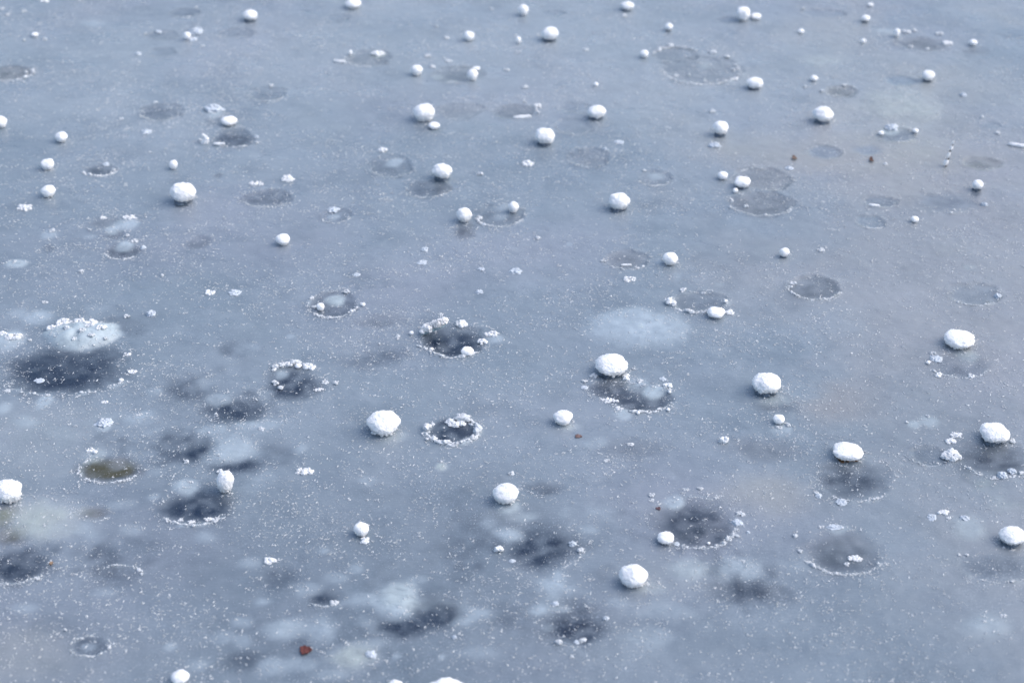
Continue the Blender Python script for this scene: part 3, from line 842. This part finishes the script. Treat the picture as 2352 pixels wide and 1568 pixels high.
 (1932,1153,26,16,'pale','glassy pebble on the near rim of the soft dark hole',0),(1874,1130,12,12,'crumb',None,0),(1880,1138,14,11,'pale',None,0),
 (2302,1093,22,20,'pale','round glassy knob on the near rim of the brown grey hole',0),(2323,1082,18,14,'pale',None,0),(2280,1099,16,8,'crumb',None,0),
 (115,1291,10,8,'crumb',None,0),(85,1330,16,8,'crumb',None,0),(150,1445,8,10,'crumb',None,0),
 (620,1287,30,19,'crumb','soaked fluffy clump in the lower left',0),(768,1383,21,14,'crumb','grey snow crumb on the edge of a small dark hole',0),
 (1146,1259,18,25,'crumb','upright crumb at the left of a dark hole, lower centre',0),(1176,1288,14,10,'pale',None,0),
 (1554,1249,14,10,'pale',None,0),(1701,1179,20,14,'crumb',None,0),(1693,1201,22,17,'pale',None,0),(1690,1230,16,12,'crumb',None,0),
 (1718,1222,8,7,'pale',None,0),(1315,1249,16,17,'pale',None,0),(1333,1264,13,17,'crumb',None,0),
 (1282,1475,15,16,'crumb',None,0),(1337,1467,17,15,'crumb',None,0),(1324,1473,12,10,'pale',None,0),(1628,1245,8,7,'ball',None,0),
 (1275,1386,16,12,'pale',None,0),(1392,1420,12,12,'pale',None,0),(1313,1507,14,10,'crumb',None,0),
 (1485,1340,16,10,'crumb',None,0),(1705,1288,16,6,'crumb',None,0),
 (1965,1281,38,17,'crumb','ragged frosty shard standing inside the grey hole',0),(1946,1294,14,10,'crumb',None,0),
 (1920,1211,36,12,'pale',None,0),(1886,1209,18,8,'crumb',None,0),
 (2166,1176,30,14,'crumb','fluffy snow clump up and left of the pale smear',0),(2140,1187,22,13,'pale',None,0),(2179,1188,14,9,'crumb',None,0),(2216,1190,18,12,'pale',None,0),
 (1826,1229,12,13,'crumb',None,0),(1839,1264,11,13,'crumb',None,0),(2262,1427,12,8,'crumb',None,0),
 (2203,1272,9,9,'crumb',None,0),(2221,1272,9,9,'crumb',None,0),(2305,1413,20,9,'crumb',None,0),
 (851,1504,22,16,'pale','bright soaked knob in the yellowish cloud near the bottom',0),
 (1055,1397+57,10,8,'crumb',None,0),(1044,1463,10,10,'pale',None,0),
]

def lump_parts(kind, a, b, c, seed, px):
    rnd = random.Random(seed * 13 + 5)
    if kind == 'ball':
        sub = 6 if px > 44 else (5 if px > 18 else 4)
        v, f = blob(a, b, c, seed, sub, low=.10 if px > 25 else .09, mid=.05, hi=.040, taper=.38, flat=.82, jag=.09, box=rnd.uniform(2.1, 2.9))
        # a little asymmetry: lean and a shoulder
        v[:, 0] += v[:, 2] * rnd.uniform(-.12, .12)
        parts = [(v, f)]
        if px > 28:                                  # granules crumbling off the underside
            for k in range(int(px / 5)):
                an = rnd.uniform(0, 6.28); r = rnd.uniform(.04, .10) * a
                q, g = blob(r, r, r * .9, seed * 31 + k, 3, low=.3, mid=.2, hi=.05)
                zz = rnd.uniform(-.75, -.35)
                rad = rnd.uniform(.72, .92) * math.sqrt(max(1 - zz * zz, .1))
                parts.append((q + np.array([math.cos(an) * a * rad, math.sin(an) * b * rad, zz * c]), g))
        return merge(parts)
    if kind == 'pale':
        parts = [blob(a, b, c * .8, seed, 5, low=.45, mid=.2, hi=.07, taper=-.25, flat=.6)]
        for k in range(int(5 + px * .5)):
            an = rnd.uniform(0, 6.28); rr = math.sqrt(rnd.random()) * .85
            q_ = rnd.uniform(.10, .24) * min(a, b)
            q, g = blob(q_ * rnd.uniform(1, 1.6), q_, q_ * .8, seed * 41 + k, 3, low=.5, mid=.4, hi=.1)
            parts.append((q + np.array([math.cos(an) * a * rr, math.sin(an) * b * rr + .1 * b, c * .8 * math.sqrt(max(0, 1 - rr * rr)) * rnd.uniform(.6, 1)]), g))
        return merge(parts)
    if kind.startswith('shard'):
        n = 9; parts = []
        th = math.radians(float(kind[5:]))
        standing = abs(th) > 1.0
        for k in range(n):
            t = -1 + 2 * k / (n - 1)
            if standing: r = a * (.85 - .25 * t); cpos = np.array([a * (.9 - 1.6 * t * t) * .6, 0, c * .9 * t])
            else: r = min(b, c * 1.6, a * .4) * (1 - .35 * t * t) * rnd.uniform(.8, 1.15); cpos = np.array([a * .85 * t, -math.tan(th) * -a * .85 * t / math.tan(.54), 0])
            q, g = blob(r * 1.25, r, r if standing else min(r, c * 1.1), seed * 17 + k, 4, low=.3, mid=.18, hi=.05)
            parts.append((q + cpos, g))
        return merge(parts)
    # crumb: a heap of small frosty knobs
    n = max(4, min(26, int(3 + px * .55 + a / max(c, .001) * 1.2)))
    parts = []
    for k in range(n):
        an = rnd.uniform(0, 6.28); rr = math.sqrt(rnd.random()) * .78
        top = 1 - rr * rr
        r = rnd.uniform(.24, .48) * (c + b) * .5 * (1.15 if k < 2 else 1)
        r = min(r, .55 * min(a, b) + .001)
        q, g = blob(r * rnd.uniform(.9, 1.3), r, r * rnd.uniform(.7, 1), seed * 23 + k, 3 if px < 30 else 4, low=.4, mid=.28, hi=.08)
        parts.append((q + np.array([math.cos(an) * a * rr, math.sin(an) * b * rr, (top * rnd.uniform(-.2, .65) - .25) * c]), g))
    return merge(parts)

pending = []            # (object, px, py, descriptor) whose label is written from its surroundings
for i, (cx, cy, ww, hh, kind, lab, foot) in enumerate(LUMPS):
    base = kind if not kind.startswith('shard') else 'shard'
    sit = {'ball': .80, 'crumb': .35, 'pale': .10, 'shard': .8}[base]
    p, a, b, c, s = solve(cx, cy, ww, hh, sit)
    v, f = lump_parts(kind, a, b, c, i + 1, max(ww, hh))
    zc = c * sit + (0.14 * c if foot else 0)
    gz = ice_z(p.x, p.y)
    mat = {'ball': M_SNOW, 'crumb': M_FROST if max(ww, hh) < 22 else M_GRAIN, 'pale': M_PALE, 'shard': M_GRAIN}[base]
    nm = {'ball': 'snow_lump', 'crumb': 'snow_crumb', 'pale': 'soaked_snow', 'shard': 'snow_shard'}[base]
    cat = {'ball': 'snow lump', 'crumb': 'snow crumb', 'pale': 'soaked snow', 'shard': 'snow shard'}[base]
    loc = (p.x, p.y, gz)
    if base == 'ball' and ww > 26:
        W = window(p.x, p.y, a, a, 2.2)
        EDGE[W] += .9 * np.exp(-((np.hypot(X[W] - p.x, Y[W] - p.y) / a - 1.05) / .35) ** 2)
    if foot:
        root = bpy.data.objects.new(nm, None); COL.objects.link(root); root.location = loc
        root.empty_display_size = .02
        mesh_obj('snow_cap', v + np.array([0, 0, zc]), f, mat, root)
        fv, ff = blob(a * .66, b * .66, c * .5, i + 300, 5, low=.3, mid=.2, hi=.10, jag=.1)
        mesh_obj('ice_foot' if foot == 1 else 'dirt_foot', fv + np.array([-.05 * a, -.10 * b, c * .16]), ff, M_FOOT if foot == 1 else M_MUD, root)
        o = root
    else:
        o = mesh_obj(nm, v + np.array([0, 0, zc]), f, mat, None, loc)
    tag(o, lab, cat, {'ball': 'rounded snow lumps scattered on the ice', 'crumb': 'frosty snow crumbs scattered on the ice',
                      'pale': 'soaked lumps half sunk in the ice', 'shard': 'snowy shards lying on the ice'}[base])
    if not lab:
        m = max(ww, hh)
        size = 'tiny' if m < 11 else ('small' if m < 17 else 'middle sized')
        asp = ww / hh
        shp = 'flat' if asp > 1.75 else ('upright' if asp < .85 else ('low' if asp > 1.35 else 'round'))
        pending.append((o, cx, cy, size, shp, {'ball': 'snow ball', 'crumb': 'frost crumb', 'pale': 'soaked icy lump', 'shard': 'snow shard'}[base]))

# ---------------------------------------------------------------- holes: the dark ice of each and its frost rim
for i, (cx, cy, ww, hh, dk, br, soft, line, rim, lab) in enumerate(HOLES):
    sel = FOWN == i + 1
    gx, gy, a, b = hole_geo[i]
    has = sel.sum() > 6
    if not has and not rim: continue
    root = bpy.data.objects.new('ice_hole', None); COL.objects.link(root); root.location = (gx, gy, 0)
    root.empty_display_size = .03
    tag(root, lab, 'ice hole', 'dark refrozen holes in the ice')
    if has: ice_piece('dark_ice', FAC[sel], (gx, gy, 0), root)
    if not lab:
        shp = 'olive' if br > .7 else ('brownish' if br >= .3 else 'blue grey')
        size = 'small' if ww < 80 else 'wide'
        pending.append((root, cx, cy, 'faint' if dk < .3 else ('dusky' if dk < .5 else 'dark'), size + ' ' + shp, 'hole'))
    if rim:
        rnd = random.Random(100 + i)
        s, e = mpp(cx, cy)
        for a0, a1, sz, den in rim:
            parts = []
            arc = math.radians(abs(a1 - a0)) * (a + b) / 2
            r0 = sz / 2 * s
            n = max(4, int(arc / (r0 * 1.1) * den * 6.5))
            ph = rnd.uniform(0, 50)
            for k in range(n):
                t = (k + rnd.uniform(-.4, .4)) / n
                dn = float(noise3(t * 4 + ph, 0.5, 0.5)) * .5 + .5
                if rnd.random() > den * (.45 + dn): continue
                an = math.radians(a0 + (a1 - a0) * t)
                rr = 1.05 + rnd.gauss(0, .02 + sz / ww * .35)
                r = r0 * min(1.15, math.exp(rnd.gauss(-1.15, .5))) * (.5 + .9 * dn)
                q, g = blob(r * rnd.uniform(1, 1.9), r * rnd.uniform(.7, 1.3), r * rnd.uniform(.45, 1.0), i * 97 + k, 3, low=.5, mid=.4, hi=.14)
                ta = an + math.pi / 2 + rnd.uniform(-.6, .6); ca, sa = math.cos(ta), math.sin(ta)
                q = np.stack([q[:, 0] * ca - q[:, 1] * sa, q[:, 0] * sa + q[:, 1] * ca, q[:, 2]], -1)
                x, y = math.cos(an) * a * rr, math.sin(an) * b * rr
                parts.append((q + np.array([x, y, ice_z(gx + x, gy + y) + r * .15]), g))
            if parts:
                v, f = merge(parts)
                mesh_obj('frost_rim', v, f, M_FROST, root)

# ---------------------------------------------------------------- cloudy patches that read as things of their own
for i, (cx, cy, ww, hh, st, yl, soft, lab) in enumerate(CLOUDS):
    if not lab: continue
    sel = FOWN == 1000 + i
    if sel.sum() < 8: continue
    gx, gy, a, b = cloud_geo[i]
    o = ice_piece('cloudy_ice', FAC[sel], (gx, gy, 0)); o.location = (gx, gy, 0)
    tag(o, lab, 'cloudy ice', 'pale cloudy patches frozen into the ice')

# ---------------------------------------------------------------- the tilted slab, the stalk, the leaves
def slab():
    p = at(996, 766); s, e = mpp(996, 766)
    root = bpy.data.objects.new('ice_slab', None); COL.objects.link(root); root.location = (p.x, p.y, ice_z(p.x, p.y))
    tag(root, 'tilted ice slab covered with snow beside a dark hole', 'ice slab')
    L_, D_ = 29 * s, 17 * s
    out = [(-L_, -D_ * .8), (-L_ * .3, -D_), (L_ * .6, -D_ * .9), (L_ * 1.0, -D_ * .3), (L_ * .8, D_ * .8), (-L_ * .2, D_), (-L_ * .9, D_ * .5)]
    tilt = math.radians(24); up = lambda x: (x + L_) * math.tan(tilt) * .92 + .004
    bm = bmesh.new()
    lo = [bm.verts.new((x, y, up(x) - y * .15)) for x, y in out]; hi = [bm.verts.new((x, y, up(x) - y * .15 + .004)) for x, y in out]
    bm.faces.new(lo[::-1]); bm.faces.new(hi)
    for k in range(len(out)): bm.faces.new((lo[k], lo[(k + 1) % 7], hi[(k + 1) % 7], hi[k]))
    me = bpy.data.meshes.new('ice_plate'); bm.to_mesh(me); bm.free()
    m, t, b_ = new_mat('clear_ice_plate')
    b_.inputs['Base Color'].default_value = (.45, .6, .66, 1); b_.inputs['Roughness'].default_value = .15; b_.inputs['IOR'].default_value = 1.31
    b_.inputs['Transmission Weight'].default_value = .6
    me.materials.append(m)
    o = bpy.data.objects.new('ice_plate', me); COL.objects.link(o); o.parent = root
    rnd = random.Random(3); parts = []
    for k in range(46):
        x = rnd.uniform(-.9, .95) * L_; y = rnd.uniform(-.7, .7) * D_
        r = rnd.uniform(.30, .50) * D_ * (.75 if abs(x) > .7 * L_ else 1)
        q, g = blob(r * 1.2, r, r * .9, 900 + k, 4, low=.35, mid=.22, hi=.07)
        parts.append((q + np.array([x, y, up(x) - y * .15 + .004 + r * .55 + max(0, x) * .12]), g))
    v, f = merge(parts)
    mesh_obj('snow_cover', v, f, M_SNOW, root)
slab()

def tube(path, radii, seg=8):
    vs, fs = [], []
    for k, (q, r) in enumerate(zip(path, radii)):
        for j in range(seg):
            an = 2 * math.pi * j / seg
            vs.append((q[0] + math.cos(an) * r, q[1] + math.sin(an) * r, q[2]))
        if k:
            for j in range(seg):
                a0 = (k - 1) * seg + j; a1 = (k - 1) * seg + (j + 1) % seg
                fs.append((a0, a1, a1 + seg, a0 + seg))
    return np.array(vs), np.array(fs)

def stalk():
    p = at(2170, 382); s, e = mpp(2170, 382)
    H = 58 * s / math.cos(e); dx = 14 * s
    root = bpy.data.objects.new('plant_stalk', None); COL.objects.link(root); root.location = (p.x, p.y, ice_z(p.x, p.y))
    tag(root, 'thin dark plant stalk clad in snow, sticking out of the ice at right', 'plant stalk')
    path = [(dx * t + .0015 * math.sin(t * 7), 0, -.01 + (H + .01) * t) for t in np.linspace(0, 1, 14)]
    v, f = tube(path, [.0026 - .0012 * t for t in np.linspace(0, 1, 14)])
    mesh_obj('stem', v, f, M_STEM, root)
    for t0, t1, r in ((.05, .30, .0068), (.33, .58, .0040), (.66, .82, .0040), (.87, 1.02, .0028)):
        tt = np.linspace(t0, t1, 9)
        pth = [(dx * t - .001, 0, H * t) for t in tt]
        rr = [max(.0008, r * math.sin(math.pi * (.12 + .76 * (t - t0) / (t1 - t0))) ** .6 * (1 + .25 * math.sin(t * 90))) for t in tt]
        v, f = tube(pth, rr, 10)
        mesh_obj('snow_sleeve', v, f, M_SNOW, root)
stalk()

def leaf(cx, cy, ww, hh, col, label, seed, lift=.002, curl=.25):
    p = at(cx, cy); s, e = mpp(cx, cy)
    a = ww / 2 * s; b = hh / 2 * s / math.sin(e)
    n, m_ = 40, 12; vs = [(0, 0, lift)]; fs = []
    for k in range(1, m_ + 1):
        for j in range(n):
            an = 2 * math.pi * j / n; t = k / m_
            r = 1 + .16 * math.sin(an * 3 + seed) + .10 * math.sin(an * 7 + seed * 2) + .05 * math.sin(an * 11)
            x, y = math.cos(an) * r * t, math.sin(an) * r * t
            z = lift + curl * a * (abs(y * .7 + x * .3) ** 1.5) + .06 * a * math.sin(x * 7 + seed) * t
            vs.append((a * x, b * y, z))
    tri = []
    for j in range(n): tri.append((0, 1 + j, 1 + (j + 1) % n))
    for k in range(1, m_):
        for j in range(n):
            q0 = 1 + (k - 1) * n + j; q1 = 1 + (k - 1) * n + (j + 1) % n
            tri.append((q0, q0 + n, q1 + n)); tri.append((q0, q1 + n, q1))
    mt = snow_mat('leaf_skin', col, sss=0, bump=.8, scale=150.0, rough=.6, col2=tuple(q * .35 for q in col))
    o = mesh_obj('fallen_leaf', np.array(vs), np.array(tri), mt, None, (p.x, p.y, ice_z(p.x, p.y)))
    sol = o.modifiers.new('thickness', 'SOLIDIFY'); sol.thickness = .0012; sol.offset = 1
    tag(o, label, 'leaf', 'fallen leaves frozen on the ice')
leaf(701, 1494, 26, 19, (.13, .042, .036), 'dark red crumpled leaf frozen in the ice near the bottom', 1)
leaf(1328, 1003, 15, 7, (.20, .13, .12), 'small reddish brown leaf scrap below a snow ball', 2, .001, .05)
leaf(1824, 365, 11, 8, (.20, .14, .11), 'tan leaf scrap with a snow speck, upper right', 3, .003, .5)
leaf(2001, 369, 9, 9, (.18, .09, .06), 'rust brown leaf scrap left of the snowy stalk', 4, .003, .6)
leaf(1512, 1168, 11, 6, (.14, .08, .09), 'dull red leaf scrap left of the pale soaked mound', 5, .001, .05)
leaf(118, 1296, 8, 7, (.34, .23, .15), 'small orange scrap at the edge of a dark hole', 6, .002, .3)

# ---------------------------------------------------------------- labels from the surroundings
ANCH = [
 (145,852,'the huge dark opening'),(1037,991,'the white ringed dark hole'),(1462,754,'the wide pale oval'),(255,1077,'the olive brown hole'),
 (701,1494,'the red leaf'),(2176,355,'the snowy stalk'),(881,973,'the biggest domed lump'),(994,747,'the tilted snowy slab'),
 (1404,840,'the largest broad lump'),(1590,145,'the frost beaded disc'),(470,320,'the upright curved shard'),(517,1107,'the tall narrow lump'),
 (1947,1040,'the brown footed lump'),(2284,998,'the big lump at the right edge'),(1605,692,'the crescent rimmed hole'),
 (1598,1200,'the brownish hole at lower right'),(2203,780,'the smooth oval lump'),(421,447,'the large knobbly lump'),
 (1890,268,'the round ball at upper right'),(1263,81,'the domed ball near the top'),(974,262,'the ball with a flat pebble'),
 (1720,36,'the touching pair of balls'),(811,10,'the lump cut by the top edge'),(2120,103,'the dark streaky hole'),
 (920,1368,'the cloudy white mound'),(1455,1324,'the round ball at lower centre'),(1318,1442,'the dark bottom hole'),
 (207,1484,'the small dark ring'),(1936,1272,'the hole with a frosty shard'),(20,169,'the brown hole at left'),
 (2132,176,'the lone ball at upper right'),(1422,466,'the large faceted ball'),(668,880,'the hole capped by clumps'),
 (188,776,'the big soaked slab'),(765,698,'the hole with a pale dome'),(1161,1135,'the sagging lump'),
 (1370,260,'the boxy snow ball'),(1755,440,'the brownish disc'),(575,38,'the blocky lump near the top'),(141,316,'the plain ball at upper left'),
 (1760,885,'the oval lump over soaked ice'),(2325,1232,'the lump at lower right edge'),(300,500,'the frost strip at left'),
 (1870,660,'the grey oval hole at right'),(613,456,'the dark oval under a frost strip'),(20,1129,'the big ball at the left edge'),
 (1066,495,'the ball with a dark patch'),(1016,397,'the ball beside an oval hole'),(2245,427,'the small ball near the right edge'),
 (1655,297,'the upright ball with a pebble'),(1040,783,'the dark hole under the slab'),(109,379,'the ball beside the crescent lip'),
]
used = {}
def rel(ax, ay, cx, cy):
    dx, dy = cx - ax, (cy - ay) * 1.4
    an = math.degrees(math.atan2(-dy, dx)) % 360
    return ['right of', 'up and right of', 'above', 'up and left of', 'left of', 'down and left of', 'below', 'down and right of'][int((an + 22.5) // 45) % 8]
for o, cx, cy, size, shp, noun in pending:
    near = sorted(ANCH, key=lambda q: math.hypot(q[0] - cx, (q[1] - cy) * 1.4))
    near = [q for q in near if math.hypot(q[0] - cx, (q[1] - cy) * 1.4) > 14]
    done = False
    for q in near[:5]:
        dist = math.hypot(q[0] - cx, q[1] - cy)
        how = 'close' if dist < 70 else ('' if dist < 150 else 'well')
        for ad in ('%s %s %s' % (size, shp, noun),):
            lab = ' '.join((ad + ' ' + how + ' ' + rel(q[0], q[1], cx, cy) + ' ' + q[2]).split())
            if lab not in used and len(lab.split()) <= 16:
                used[lab] = o; o['label'] = lab; done = True; break
        if done: break
    if not done: print('LABEL?', cx, cy, noun)

# ---------------------------------------------------------------- frost crystals: uncountable
def crystals():
    rs = np.random.RandomState(11)
    N = 740000
    y = rs.uniform(2.35, 6.9, N)
    half = 0.34 * np.sqrt(y * y + CAM_H ** 2) * 1.0 + .25
    x = rs.uniform(-1, 1, N) * half.max()
    keep = np.abs(x) < half
    cl = noise3(x * 4, y * 4, 1.0) + .7 * noise3(x * 15, y * 15, 3.0) + .5 * noise3(x * 45, y * 45, 8.0)
    ii = np.clip(((x - GX0) / (GX1 - GX0) * (NX - 1)).round().astype(int), 0, NX - 1)
    jj = np.clip(((y - GY0) / (GY1 - GY0) * (NY - 1)).round().astype(int), 0, NY - 1)
    dens = np.clip(.36 + .62 * cl + .8 * EDGE[jj, ii], .04, 1) * (1 - .72 * DK[jj, ii]) * keep
    k2 = rs.random_sample(len(x)) < dens
    x, y, ii, jj = x[k2], y[k2], ii[k2], jj[k2]
    n = len(x)
    size = np.minimum(np.exp(rs.normal(-6.76, .55, n)), .0032)      # about 1 to 3 mm
    
    # each crystal: three crossed little blades, jittered
    out_v, out_f = [], []
    base = np.array([[-1.5, 0, 0], [0, -.38, .02], [1.6, 0, .15], [0, .38, .02], [0, 0, .38], [0, 0, -.3]])
    fc = np.array([[0, 1, 4], [1, 2, 4], [2, 3, 4], [3, 0, 4], [1, 0, 5], [2, 1, 5], [3, 2, 5], [0, 3, 5]])
    for rep in range(2):
        th = rs.uniform(0, 6.28, n) ; jit = rs.uniform(.6, 1.3, (n, 6, 3))
        v = base[None] * jit
        tip = rs.uniform(-.6, .6, n)
        c_, s_ = np.cos(th)[:, None], np.sin(th)[:, None]
        vx = v[..., 0] * c_ - v[..., 1] * s_; vy = v[..., 0] * s_ + v[..., 1] * c_
        vz = v[..., 2] + v[..., 0] * tip[:, None] * .5
        k = (1.0 if rep == 0 else .6)
        off = rs.normal(0, 1.0, (n, 2)) * size[:, None] * (0 if rep == 0 else 1)
        P = np.stack([x[:, None] + off[:, :1] + vx * size[:, None] * k, y[:, None] + off[:, 1:] + vy * size[:, None] * k,
                      Z[jj, ii][:, None] + .0004 + vz * size[:, None] * k], -1)
        out_v.append(P.reshape(-1, 3))
        out_f.append((fc[None] + (np.arange(n) * 6)[:, None, None] + rep * n * 6).reshape(-1, 3))
    o = mesh_obj('frost_crystals', np.concatenate(out_v), np.concatenate(out_f), M_CRYS, smooth=False)
    tag(o, 'fine white frost crystals sprinkled all over the ice', 'frost', kind='stuff')
    print('crystals', n)
crystals()
print('objects', len(bpy.data.objects))
